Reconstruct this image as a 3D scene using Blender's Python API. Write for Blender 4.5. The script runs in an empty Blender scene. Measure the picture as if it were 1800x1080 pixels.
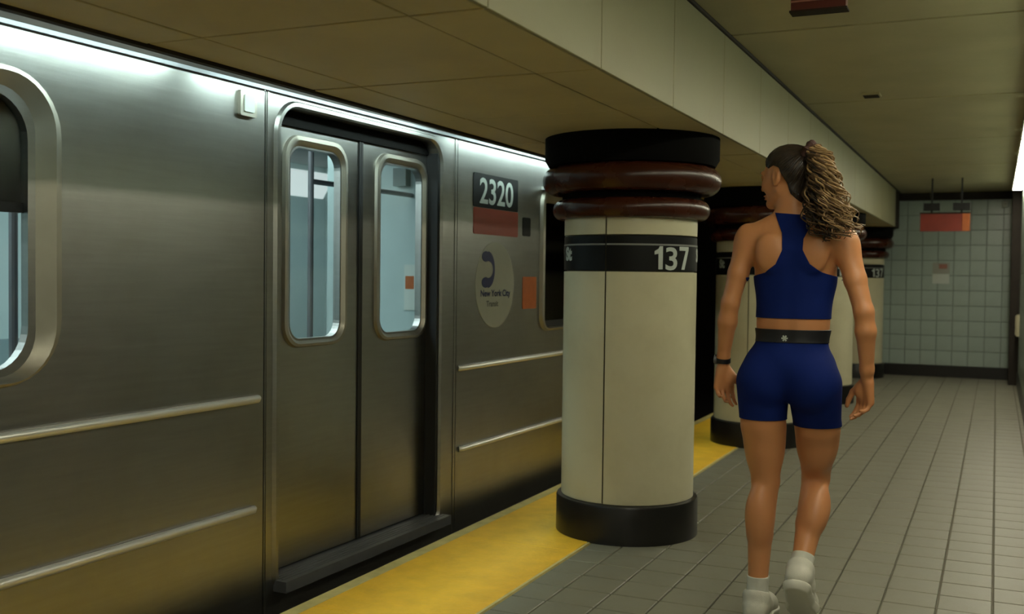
import bpy, bmesh, math, random
import numpy as np
from mathutils import Vector, Matrix
from mathutils.geometry import tessellate_polygon

sc = bpy.context.scene
col = sc.collection
random.seed(7)
PI = math.pi

# ------------------------------------------------------------------ camera, world, exposure
cam_data = bpy.data.cameras.new('camera')
cam = bpy.data.objects.new('camera', cam_data)
col.objects.link(cam)
sc.camera = cam
cam_data.sensor_width = 36.0
cam_data.lens = 37.0
cam_data.clip_start = 0.02
yaw, pitch, roll = math.radians(24.703), math.radians(1.70971), 0.012
f_ = Vector((-math.sin(yaw) * math.cos(pitch), math.cos(yaw) * math.cos(pitch), -math.sin(pitch)))
r_ = Vector((math.cos(yaw), math.sin(yaw), 0))
d_ = f_.cross(r_)
cx = r_ * math.cos(roll) - d_ * math.sin(roll)
cy = -(r_ * math.sin(roll) + d_ * math.cos(roll))
cz = -f_
cam.matrix_world = Matrix(((cx.x, cy.x, cz.x, 0), (cx.y, cy.y, cz.y, 0), (cx.z, cy.z, cz.z, 1.28), (0, 0, 0, 1)))
cam_data.dof.use_dof = True
cam_data.dof.focus_distance = 3.9
cam_data.dof.aperture_fstop = 3.5

sc.view_settings.view_transform = 'Standard'
sc.view_settings.look = 'None'
sc.view_settings.gamma = 1
sc.view_settings.use_curve_mapping = False
sc.view_settings.exposure = 0.0

world = bpy.data.worlds.new('station_dimness')
sc.world = world
world.use_nodes = True
world.node_tree.nodes['Background'].inputs[0].default_value = (0.80, 0.72, 0.50, 1)
world.node_tree.nodes['Background'].inputs[1].default_value = 0.16

LAMP_WALL = 30.0     # fluorescent diffusers along the right wall
LAMP_TRACK = 50.0     # tubes above the platform edge
LAMP_CAR = 11.0       # ceiling diffusers inside the car, one of them added as fill


# ------------------------------------------------------------------ colour and material helpers
def lin(c):
    c = c / 255.0
    return c / 12.92 if c <= 0.04045 else ((c + 0.055) / 1.055) ** 2.4


def rgb(r, g, b):
    return (lin(r), lin(g), lin(b), 1)


def material(name, color, rough=0.5, metal=0.0, var=0.0, vscale=8.0, bump=0.0, bscale=60.0, stretch=(1, 1, 1),
             spec=0.5, aniso=0.0, rvar=0.0, coat=0.0, dirt=None, dscale=2.0, damt=0.5):
    m = bpy.data.materials.new(name)
    m.use_nodes = True
    nt = m.node_tree
    b = nt.nodes['Principled BSDF']
    b.inputs['Roughness'].default_value = rough
    b.inputs['Metallic'].default_value = metal
    b.inputs['Specular IOR Level'].default_value = spec
    b.inputs['Coat Weight'].default_value = coat
    if aniso:
        b.inputs['Anisotropic'].default_value = aniso
        tv = nt.nodes.new('ShaderNodeCombineXYZ')
        tv.inputs[2].default_value = 1.0
        nt.links.new(tv.outputs[0], b.inputs['Tangent'])     # brushed along the car: highlights spread upright
    tc = nt.nodes.new('ShaderNodeTexCoord')
    mp = nt.nodes.new('ShaderNodeMapping')
    mp.inputs['Scale'].default_value = stretch
    nt.links.new(tc.outputs['Object'], mp.inputs['Vector'])
    n = nt.nodes.new('ShaderNodeTexNoise')
    n.inputs['Scale'].default_value = vscale
    n.inputs['Detail'].default_value = 5
    nt.links.new(mp.outputs[0], n.inputs['Vector'])
    ramp = nt.nodes.new('ShaderNodeValToRGB')
    ramp.color_ramp.elements[0].position = 0.3
    ramp.color_ramp.elements[1].position = 0.7
    lo = [max(0, c * (1 - var)) for c in color[:3]] + [1]
    hi = [min(1, c * (1 + var)) for c in color[:3]] + [1]
    ramp.color_ramp.elements[0].color = lo
    ramp.color_ramp.elements[1].color = hi
    nt.links.new(n.outputs['Fac'], ramp.inputs['Fac'])
    out = ramp.outputs['Color']
    if dirt:
        n3 = nt.nodes.new('ShaderNodeTexNoise')
        n3.inputs['Scale'].default_value = dscale
        n3.inputs['Detail'].default_value = 8
        n3.inputs['Roughness'].default_value = 0.65
        nt.links.new(tc.outputs['Object'], n3.inputs['Vector'])
        mr = nt.nodes.new('ShaderNodeMapRange')
        mr.inputs['From Min'].default_value = 0.45
        mr.inputs['From Max'].default_value = 0.75
        mr.inputs['To Max'].default_value = damt
        nt.links.new(n3.outputs['Fac'], mr.inputs['Value'])
        mx = nt.nodes.new('ShaderNodeMix')
        mx.data_type = 'RGBA'
        mx.inputs['B'].default_value = dirt
        nt.links.new(mr.outputs[0], mx.inputs['Factor'])
        nt.links.new(out, mx.inputs['A'])
        out = mx.outputs['Result']
    nt.links.new(out, b.inputs['Base Color'])
    if rvar:
        mr = nt.nodes.new('ShaderNodeMapRange')
        mr.inputs['To Min'].default_value = max(0.02, rough - rvar)
        mr.inputs['To Max'].default_value = min(1, rough + rvar)
        nt.links.new(n.outputs['Fac'], mr.inputs['Value'])
        nt.links.new(mr.outputs[0], b.inputs['Roughness'])
    if bump:
        n2 = nt.nodes.new('ShaderNodeTexNoise')
        n2.inputs['Scale'].default_value = bscale
        n2.inputs['Detail'].default_value = 4
        nt.links.new(mp.outputs[0], n2.inputs['Vector'])
        bp = nt.nodes.new('ShaderNodeBump')
        bp.inputs['Strength'].default_value = bump
        bp.inputs['Distance'].default_value = 0.01
        nt.links.new(n2.outputs['Fac'], bp.inputs['Height'])
        nt.links.new(bp.outputs[0], b.inputs['Normal'])
    return m


def emitter(name, color, strength):
    m = bpy.data.materials.new(name)
    m.use_nodes = True
    b = m.node_tree.nodes['Principled BSDF']
    b.inputs['Base Color'].default_value = (0.8, 0.8, 0.8, 1)
    b.inputs['Emission Color'].default_value = color
    b.inputs['Emission Strength'].default_value = strength
    return m


def glass(name, tint, refl=0.10):
    m = bpy.data.materials.new(name)
    m.use_nodes = True
    nt = m.node_tree
    nt.nodes.remove(nt.nodes['Principled BSDF'])
    o = nt.nodes['Material Output']
    t = nt.nodes.new('ShaderNodeBsdfTransparent')
    t.inputs[0].default_value = tint
    g = nt.nodes.new('ShaderNodeBsdfGlossy')
    g.inputs['Roughness'].default_value = 0.12
    mix = nt.nodes.new('ShaderNodeMixShader')
    mix.inputs[0].default_value = refl
    nt.links.new(t.outputs[0], mix.inputs[1])
    nt.links.new(g.outputs[0], mix.inputs[2])
    nt.links.new(mix.outputs[0], o.inputs['Surface'])
    return m


M = {}
M['soffit'] = material('painted_soffit_panel', rgb(198, 185, 142), 0.55, var=0.06, vscale=3, bump=0.05, bscale=90, dirt=rgb(168, 150, 106), dscale=1.6, damt=0.35)
M['beam'] = material('painted_beam_panel', rgb(142, 137, 104), 0.5, var=0.05, vscale=3, bump=0.05, bscale=90, dirt=rgb(124, 110, 76), dscale=1.5, damt=0.4)
M['ceiling'] = material('painted_ceiling', rgb(174, 164, 128), 0.6, var=0.06, vscale=2.5, bump=0.06, bscale=70, dirt=rgb(144, 132, 96), dscale=1.2, damt=0.35)
M['gap'] = material('dark_joint', rgb(38, 26, 16), 0.9)
M['floor_tile'] = material('grey_floor_tile', rgb(126, 124, 108), 0.45, var=0.14, vscale=5, bump=0.08, bscale=120, rvar=0.08, dirt=rgb(100, 97, 82), dscale=4, damt=0.5)
M['grout'] = material('dark_grout', rgb(104, 100, 86), 0.9, var=0.1)
M['yellow'] = material('yellow_warning_paint', rgb(248, 194, 50), 0.5, var=0.07, vscale=9, bump=0.25, bscale=55, dirt=rgb(206, 156, 42), dscale=7, damt=0.35)
M['lip'] = material('pale_worn_edge', rgb(204, 188, 124), 0.6, var=0.15, vscale=12, bump=0.2, bscale=60)
M['concrete'] = material('dark_concrete', rgb(62, 56, 50), 0.9, var=0.2, vscale=4)
M['tunnel'] = material('sooty_tunnel', rgb(26, 24, 22), 0.9, var=0.2, vscale=3)
M['cream'] = material('cream_enamel_panel', rgb(198, 192, 162), 0.32, var=0.03, vscale=3, dirt=rgb(150, 140, 104), dscale=2.2, damt=0.35)
M['black'] = material('black_enamel', rgb(11, 11, 12), 0.5, var=0.15, spec=0.2)
M['seam'] = material('grey_seam', rgb(104, 98, 82), 0.7)
M['base'] = material('black_base_tile', rgb(22, 20, 19), 0.35, var=0.2, rvar=0.1)
M['white'] = material('sign_white', rgb(176, 184, 178), 0.5, var=0.04)
M['stripe'] = material('sign_stripe', rgb(120, 122, 118), 0.5)
M['brown'] = material('brown_glazed_ring', rgb(60, 27, 14), 0.27, var=0.25, vscale=6, rvar=0.04, spec=0.35)
M['shade_black'] = material('shade_black_matte', rgb(9, 8, 7), 0.9, spec=0.1)  # near-black puts shade into the colour, at pillar tops and door header
M['wall_tile'] = material('pale_glazed_wall_tile', rgb(162, 178, 170), 0.3, var=0.09, vscale=4, dirt=rgb(112, 120, 110), dscale=2.4, damt=0.45)
M['wall_grout'] = material('wall_grout', rgb(122, 130, 122), 0.8)
M['steel'] = material('brushed_stainless', (0.32, 0.32, 0.305, 1), 0.33, 1.0, aniso=0.3, var=0.05, vscale=14, stretch=(1, 0.25, 4), bump=0.03, bscale=30, rvar=0.05,
                      dirt=(0.20, 0.185, 0.15, 1), dscale=2.5, damt=0.3)
M['steel_dark'] = material('dull_dark_steel', (0.16, 0.165, 0.175, 1), 0.45, 0.6, var=0.1)
M['chrome'] = material('bright_trim_steel', (0.82, 0.82, 0.79, 1), 0.42, 0.85, var=0.04)
M['frame'] = material('satin_aluminium_frame', (0.37, 0.35, 0.30, 1), 0.45, 1.0, var=0.06)
M['rubber'] = material('black_rubber', rgb(16, 16, 17), 0.7)
M['roof'] = material('dark_roof', rgb(40, 33, 26), 0.8, var=0.2)
M['pane'] = glass('clear_window_glass', (0.93, 0.96, 0.955, 1), 0.06)
M['pane_dark'] = glass('dark_cab_glass', (0.18, 0.20, 0.22, 1), 0.05)
M['liner'] = material('pale_car_lining', rgb(176, 194, 192), 0.4, var=0.03)
M['liner_ceiling'] = material('grey_car_ceiling', rgb(108, 122, 120), 0.5, var=0.03)
M['cab'] = material('unlit_cab_wall', rgb(26, 27, 30), 0.8)
M['bench'] = material('grey_plastic_bench', rgb(120, 140, 142), 0.4)
M['car_floor'] = material('speckled_car_floor', rgb(70, 74, 74), 0.6, var=0.3, vscale=80)
M['red'] = material('red_sticker', rgb(140, 52, 34), 0.45, var=0.08)
M['orange'] = material('orange_sticker', rgb(170, 88, 34), 0.45, var=0.1, vscale=20)
M['roundel'] = material('pale_grey_decal', rgb(150, 152, 140), 0.4, var=0.03)
M['blue'] = material('navy_decal', rgb(22, 34, 84), 0.4)
M['greytext'] = material('grey_decal_text', rgb(92, 96, 92), 0.5)
M['sign_red'] = material('red_sign_enamel', rgb(132, 44, 28), 0.4, var=0.1)
M['maroon'] = material('maroon_sign', rgb(86, 30, 22), 0.4, var=0.1)
M['sign_edge'] = material('pinkish_sign_edge', rgb(150, 96, 80), 0.5)
M['paper'] = material('white_paper', rgb(196, 204, 196), 0.7)
M['housing'] = material('lamp_housing', rgb(170, 170, 160), 0.4)
M['lamp_wall'] = emitter('warm_white_diffuser', (1.0, 0.93, 0.72, 1), LAMP_WALL)
M['lamp_track'] = emitter('cool_white_tube', (0.76, 1.0, 0.96, 1), LAMP_TRACK)
M['lamp_cove'] = emitter('soft_cove_panel', (0.90, 1.0, 0.98, 1), 0.62)
M['lamp_car'] = emitter('cool_car_diffuser', (0.80, 0.98, 1.0, 1), LAMP_CAR)
# person
M['skin'] = material('tanned_skin', rgb(196, 134, 88), 0.44, var=0.05, vscale=9)
_b = M['skin'].node_tree.nodes['Principled BSDF']
_b.inputs['Subsurface Weight'].default_value = 0.12
_b.inputs['Subsurface Radius'].default_value = (0.012, 0.005, 0.003)
M['navy'] = material('navy_stretch_fabric', rgb(12, 32, 98), 0.8, spec=0.15, var=0.06, vscale=12, bump=0.05, bscale=400)
M['waistband'] = material('black_elastic', rgb(16, 17, 24), 0.6)
M['hair'] = material('dark_brown_hair', rgb(34, 27, 22), 0.42, var=0.35, vscale=30, stretch=(1, 1, 5), bump=0.25, bscale=90)
M['hair_strand'] = material('combed_dark_hair', rgb(46, 36, 28), 0.4, var=0.5, vscale=60)
M['hair_mid'] = material('mid_brown_curls', rgb(88, 66, 43), 0.5, var=0.3, vscale=25)
M['hair_light'] = material('pale_blonde_curls', rgb(146, 118, 80), 0.5, var=0.25, vscale=25)
M['scrunchie'] = material('brown_scrunchie', rgb(62, 34, 26), 0.8, var=0.3, vscale=40)
M['sock'] = material('white_ribbed_sock', rgb(196, 196, 184), 0.8, var=0.04, vscale=50)
M['shoe'] = material('white_mesh_upper', rgb(192, 190, 176), 0.6, var=0.06, vscale=30, bump=0.15, bscale=300)
M['sole'] = material('off_white_foam_sole', rgb(206, 204, 190), 0.6, var=0.03)
M['eye'] = material('eye_white', rgb(210, 205, 198), 0.2)
M['iris'] = material('brown_iris', rgb(50, 32, 20), 0.2)
M['lips'] = material('lips', rgb(150, 78, 64), 0.5)
M['watch'] = material('black_watch_rubber', rgb(18, 20, 26), 0.45)


# ------------------------------------------------------------------ object helpers
def link(name, me, mat, parent=None, loc=(0, 0, 0)):
    o = bpy.data.objects.new(name, me)
    if mat is not None and len(me.materials) == 0:
        me.materials.append(mat)
    col.objects.link(o)
    o.location = loc
    if parent is not None:
        o.parent = parent
    return o


def tag(o, label=None, cat=None, group=None, kind=None):
    if label: o['label'] = label
    if cat: o['category'] = cat
    if group: o['group'] = group
    if kind: o['kind'] = kind
    return o


def empty(name, loc=(0, 0, 0), rz=0.0):
    o = bpy.data.objects.new(name, None)
    col.objects.link(o)
    o.location = loc
    o.rotation_euler = (0, 0, rz)
    o.empty_display_size = 0.1
    return o


class MB:
    """collects shapes into one mesh; off is subtracted from every vertex (the parent's place)"""
    def __init__(s, off=(0, 0, 0)):
        s.v, s.f, s.off = [], [], off

    def add(s, vs, fs):
        n = len(s.v)
        s.v += [(a - s.off[0], b - s.off[1], c - s.off[2]) for a, b, c in vs]
        s.f += [tuple(i + n for i in q) for q in fs]
        return s

    def box(s, x0, x1, y0, y1, z0, z1):
        return s.add([(x0, y0, z0), (x1, y0, z0), (x1, y1, z0), (x0, y1, z0), (x0, y0, z1), (x1, y0, z1), (x1, y1, z1), (x0, y1, z1)],
                     [(0, 3, 2, 1), (4, 5, 6, 7), (0, 1, 5, 4), (1, 2, 6, 5), (2, 3, 7, 6), (3, 0, 4, 7)])

    def pillow(s, x0, x1, y0, y1, z0, z1, b, axis=2, sign=1):
        """box with one chamfered face: +z (axis 2), or the face looking along axis*sign"""
        lo, hi = [x0, y0, z0], [x1, y1, z1]
        a, c = [(1, 2), (2, 0), (0, 1)][axis]
        back, front = (lo[axis], hi[axis]) if sign > 0 else (hi[axis], lo[axis])
        mid = front - b * sign

        def ring(h, ins):
            r = []
            for (p, q) in ((lo[a] + ins, lo[c] + ins), (hi[a] - ins, lo[c] + ins), (hi[a] - ins, hi[c] - ins), (lo[a] + ins, hi[c] - ins)):
                t = [0, 0, 0]
                t[axis], t[a], t[c] = h, p, q
                r.append(tuple(t))
            return r
        vs = ring(back, 0) + ring(mid, 0) + ring(front, b)
        fs = [(8, 9, 10, 11)]
        for k in (0, 4):
            for i in range(4):
                j = (i + 1) % 4
                fs.append((k + i, k + j, k + 4 + j, k + 4 + i))
        if sign < 0:
            fs = [q[::-1] for q in fs]
        return s.add(vs, fs)

    def loft(s, loops, close=True, cap0=False, cap1=False):
        n = len(loops[0])
        vs = [p for l in loops for p in l]
        fs = []
        for k in range(len(loops) - 1):
            for i in range(n if close else n - 1):
                j = (i + 1) % n
                fs.append((k * n + i, k * n + j, (k + 1) * n + j, (k + 1) * n + i))
        if cap0: fs.append(tuple(range(n))[::-1])
        if cap1: fs.append(tuple((len(loops) - 1) * n + i for i in range(n)))
        return s.add(vs, fs)

    def tube(s, pts, r, n=8, cap=True):
        pts = [Vector(p) for p in pts]
        loops = []
        up = Vector((0.13, 0.31, 0.94))
        for i, p in enumerate(pts):
            t = (pts[min(i + 1, len(pts) - 1)] - pts[max(i - 1, 0)]).normalized()
            a = t.cross(up)
            if a.length < 1e-3: a = t.cross(Vector((1, 0, 0)))
            a.normalize()
            b = t.cross(a)
            rr = r[i] if isinstance(r, (list, tuple)) else r
            loops.append([tuple(p + a * (rr * math.cos(2 * PI * k / n)) + b * (rr * math.sin(2 * PI * k / n))) for k in range(n)])
        return s.loft(loops, True, cap, cap)

    def lathe(s, prof, n=48, c=(0, 0), a0=0.0, a1=2 * PI):
        """prof: (radius, z) points"""
        full = abs(a1 - a0 - 2 * PI) < 1e-6
        m = n if full else n + 1
        loops = []
        for k in range(m):
            a = a0 + (a1 - a0) * k / n
            loops.append([(c[0] + r * math.sin(a), c[1] - r * math.cos(a), z) for r, z in prof])
        vs = [p for l in loops for p in l]
        q = len(prof)
        fs = []
        for k in range(m if full else m - 1):
            j = (k + 1) % m
            for i in range(q - 1):
                fs.append((k * q + i, j * q + i, j * q + i + 1, k * q + i + 1))
        return s.add(vs, fs)

    def build(s, name, mat, parent=None, smooth=False, loc=(0, 0, 0), angle=None):
        me = bpy.data.meshes.new(name)
        me.from_pydata(s.v, [], s.f)
        bm = bmesh.new()
        bm.from_mesh(me)
        bmesh.ops.recalc_face_normals(bm, faces=bm.faces)
        if smooth:
            lim = angle or math.radians(35)
            for e in bm.edges:
                e.smooth = not (len(e.link_faces) == 2 and e.calc_face_angle(0) > lim)
            for q in bm.faces: q.smooth = True
        bm.to_mesh(me)
        bm.free()
        me.update()
        return link(name, me, mat, parent, loc)


def rrect(s0, s1, z0, z1, r, n=8, rb=None):
    """counter-clockwise rounded rectangle in (s, z)"""
    rb = r if rb is None else rb
    pts = []
    for (c, d, a, q) in ((s1 - rb, z0 + rb, -PI / 2, rb), (s1 - r, z1 - r, 0, r), (s0 + r, z1 - r, PI / 2, r), (s0 + rb, z0 + rb, PI, rb)):
        for k in range(n + 1):
            t = a + (PI / 2) * k / n
            pts.append((c + q * math.cos(t), d + q * math.sin(t)))
    return pts


def plate(mb, outer, holes, x1, x0):
    """flat plate in the (s, z) plane, front at x1, back at x0, with holes"""
    loops = [outer] + holes
    flat = [p for l in loops for p in l]
    tris = tessellate_polygon([[Vector((p[0], p[1], 0)) for p in l] for l in loops])
    n = len(flat)
    vs = [(x1, p[0], p[1]) for p in flat] + [(x0, p[0], p[1]) for p in flat]
    fs = []
    for t in tris:
        fs.append(tuple(t))
        fs.append(tuple(i + n for i in t[::-1]))
    k = 0
    for l in loops:
        m = len(l)
        for i in range(m):
            j = (i + 1) % m
            fs.append((k + i, k + j, n + k + j, n + k + i))
        k += m
    return mb.add(vs, fs)


def ring(mb, steps):
    """steps: list of (loop2d, x)"""
    return mb.loft([[(x, p[0], p[1]) for p in l] for l, x in steps])


def text_mesh(body, size, bold=0.0, squeeze=1.0, spacing=1.0):
    cu = bpy.data.curves.new('lettering', 'FONT')
    cu.body = body
    cu.size = size
    cu.offset = bold
    cu.space_character = spacing
    cu.resolution_u = 4
    cu.align_x = 'CENTER'
    o = bpy.data.objects.new('lettering', cu)
    col.objects.link(o)
    bpy.context.view_layer.update()
    me = o.evaluated_get(bpy.context.evaluated_depsgraph_get()).to_mesh()
    vs = [(v.co.x * squeeze, v.co.y) for v in me.vertices]
    fs = [tuple(p.vertices) for p in me.polygons]
    o.to_mesh_clear()
    bpy.data.objects.remove(o)
    bpy.data.curves.remove(cu)
    return vs, fs


# ------------------------------------------------------------------ floor
YN, YF = -4.0, 15.1          # platform length modelled
XI, XO, XW = -1.74, -2.41, 0.26
floor = MB().box(XO, XW, YN, YF, -0.4, -0.012).build('floor', M['grout'])
tag(floor, kind='structure')
T = 0.2
tile_mesh = None
rest = MB()
count = 0
x_edges = [XW - 0.045 - T * k for k in range(0, 12)]
j = 0
y = 0.0
rows = int((YF - YN) / T) + 1
cells = []
for jr in range(rows):
    y0 = YN + jr * T
    for k in range(-1, 11):
        xa = 0.215 - T * (k + 1)
        xb = xa + T
        a, b = max(xa, XI), min(xb, XW)
        if b - a < 0.02: continue
        y1 = min(y0 + T, YF)
        if y1 - y0 < 0.02: continue
        cells.append((a, b, y0, y1))
in_view = [c for c in cells if c[2] >= 3.15]
in_view.sort(key=lambda c: (c[2] - 0.0) * (1.0 if c[1] - c[0] > 0.15 else 1.6))
single = set(in_view[:296])
g = 0.0035
shared = {}
for c in cells:
    a, b, y0, y1 = c
    if c in single:
        key = (round(b - a, 3), round(y1 - y0, 3))
        if key not in shared:
            hx, hy = (b - a) / 2 - g, (y1 - y0) / 2 - g
            o = MB().pillow(-hx, hx, -hy, hy, -0.012, 0.0, 0.0025).build('tile', M['floor_tile'], floor)
            shared[key] = o.data
        else:
            o = link('tile', shared[key], None, floor)
        o.location = ((a + b) / 2, (y0 + y1) / 2, random.uniform(-0.0008, 0))
        o.rotation_euler = (random.uniform(-.002, .002), random.uniform(-.002, .002), 0)
    else:
        rest.pillow(a + g, b - g, y0 + g, y1 - g, -0.012, random.uniform(-0.0008, 0), 0.0025)
tag(rest.build('tiles', M['floor_tile'], floor), kind='stuff')
# yellow strip in slabs, worn pale lip along the track, thin pale line on the inside
yy = YN
while yy < YF - 0.01:
    y1 = min(yy + 1.22, YF)
    MB().pillow(XO + 0.062, XI - 0.018, yy + 0.001, y1 - 0.001, -0.012, 0.004, 0.002).build('warning_slab', M['yellow'], floor)
    yy = y1
MB().box(XO, XO + 0.06, YN, YF, -0.012, 0.003).build('edge_lip', M['lip'], floor)
MB().box(XI - 0.016, XI - 0.004, YN, YF, -0.012, 0.003).build('edge_line', M['lip'], floor)

# ------------------------------------------------------------------ ceilings and beam
ZC, ZS, XB = 2.45, 1.965, -1.20
ceiling = MB().box(XB - 0.02, 0.6, YN, YF, ZC + 0.012, ZC + 0.1).build('ceiling', M['gap'])
tag(ceiling, kind='structure')
cj = [YN, -1.35, 0.79, 2.93, 5.08, 7.25, 9.4, 11.55, 13.7, YF]
for a, b in zip(cj[:-1], cj[1:]):
    MB().pillow(XB + 0.012, XW + 0.1, a + 0.014, b - 0.014, ZC, ZC + 0.012, 0.002, 2, -1).build('panel', M['ceiling'], ceiling)

soffit = MB().box(-2.36, XB - 0.016, YN, YF, ZS + 0.012, ZS + 0.06).build('soffit', M['gap'])
tag(soffit, kind='structure')
sj = [2.44 + 0.85 * k for k in range(-7, 15)]
sx = [-2.345, -2.135, -1.435, XB]
for a, b in zip(sj[:-1], sj[1:]):
    b = min(b, YF)
    if b - a < 0.05: continue
    for xa, xb in zip(sx[:-1], sx[1:]):
        q = random.uniform(-0.0015, 0.0015)
        MB().pillow(xa + 0.004, xb - (0.004 if xb < XB else 0.0155), a + 0.006, b - 0.006, ZS + q, ZS + 0.0135, 0.002, 2, -1).build('panel', M['soffit'], soffit)
MB().box(-2.372, -2.345, YN, YF, ZS - 0.010, ZS + 0.10).build('edge_angle', M['roof'], soffit)

beam = MB().box(-1.9, XB - 0.014, YN, YF, ZS + 0.06, ZC + 0.012).build('beam', M['gap'])
tag(beam, kind='structure')
for a, b in zip(sj[:-1], sj[1:]):
    b = min(b, YF)
    if b - a < 0.05: continue
    MB().pillow(XB - 0.014, XB, a + 0.003, b - 0.003, ZS, ZC - 0.002, 0.002, 0, 1).build('panel', M['beam'], beam)
MB().box(XB, XB + 0.012, YN, YF, ZC - 0.014, ZC).build('corner_bead', M['roof'], beam)

# ------------------------------------------------------------------ walls
wall_right = MB().box(XW + 0.012, XW + 0.3, YN, YF, -0.1, ZC + 0.1).build('wall_right', M['wall_grout'])
tag(wall_right, kind='structure')
wt = MB()
ty = YN
while ty < YF - 0.1:
    for k in range(11):
        z0 = 0.17 + k * 0.2
        wt.pillow(XW, XW + 0.012, ty + 0.003, ty + 0.197, z0 + 0.003, min(z0 + 0.197, ZC - 0.02), 0.002, 0, -1)
    ty += 0.2
tag(wt.build('tiles', M['wall_tile'], wall_right), kind='stuff')
bb = MB().box(XW - 0.012, XW + 0.012, YN, YF, 0.0, 0.17).build('baseboard_right', M['base'])
tag(bb, kind='structure')

wall_far = MB().box(-2.42, 0.6, YF + 0.012, YF + 0.3, -0.1, ZC + 0.1).build('wall_far', M['wall_grout'])
tag(wall_far, kind='structure')
tm = None
for i in range(14):
    for k in range(11):
        xa = 0.26 - 0.195 * (i + 1)
        z0 = 0.15 + k * 0.2
        z1 = min(z0 + 0.2, ZC - 0.1)
        if tm is None:
            o = MB().pillow(-0.0945, 0.0945, 0, 0.012, -0.097, 0.097, 0.003, 1, -1).build('tile', M['wall_tile'], wall_far)
            tm = o.data
        else:
            o = link('tile', tm, None, wall_far)
        o.location = (xa + 0.0975, YF + random.uniform(-.001, .001), z0 + 0.1)
        o.rotation_euler = (random.uniform(-.006, .006), 0, random.uniform(-.006, .006))
MB().box(-2.42, 0.26, YF - 0.05, YF, ZC - 0.1, ZC).build('top_band', M['roof'], wall_far)
bb = MB().box(-2.42, 0.26, YF - 0.02, YF + 0.012, 0.0, 0.15).build('baseboard_far', M['base'])
tag(bb, kind='structure')
post = MB().box(0.155, 0.26, 14.35, 14.55, 0.0, ZC).build('trim_1', M['roof'])
tag(post, kind='structure')

# track side
tb = MB().box(-6.4, XO - 0.02, YN - 3, 24, -1.4, -1.1).build('ground_track_bed', M['tunnel'])
tag(tb, kind='structure')
wl = MB().box(-6.6, -6.3, YN - 3, 24, -1.4, 3.2).build('wall_track', M['tunnel'])
tag(wl, kind='structure')
tc_ = MB().box(-6.6, -1.9, YN - 3, 24, 3.0, 3.2).build('ceiling_track', M['tunnel'])
tag(tc_, kind='structure')
we = MB().box(-6.6, -2.42, 22, 22.3, -1.4, 3.2).build('wall_tunnel_end', M['tunnel'])
tag(we, kind='structure')


# ------------------------------------------------------------------ pillars
PX = -1.68


def wrap(mb, vs, fs, R, a_c, z0, push):
    out = []
    for (u, w) in vs:
        a = a_c + u / R
        out.append((PX_ + (R + push) * math.sin(a), PY_ - (R + push) * math.cos(a), z0 + w))
    mb.add(out, fs)


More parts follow.
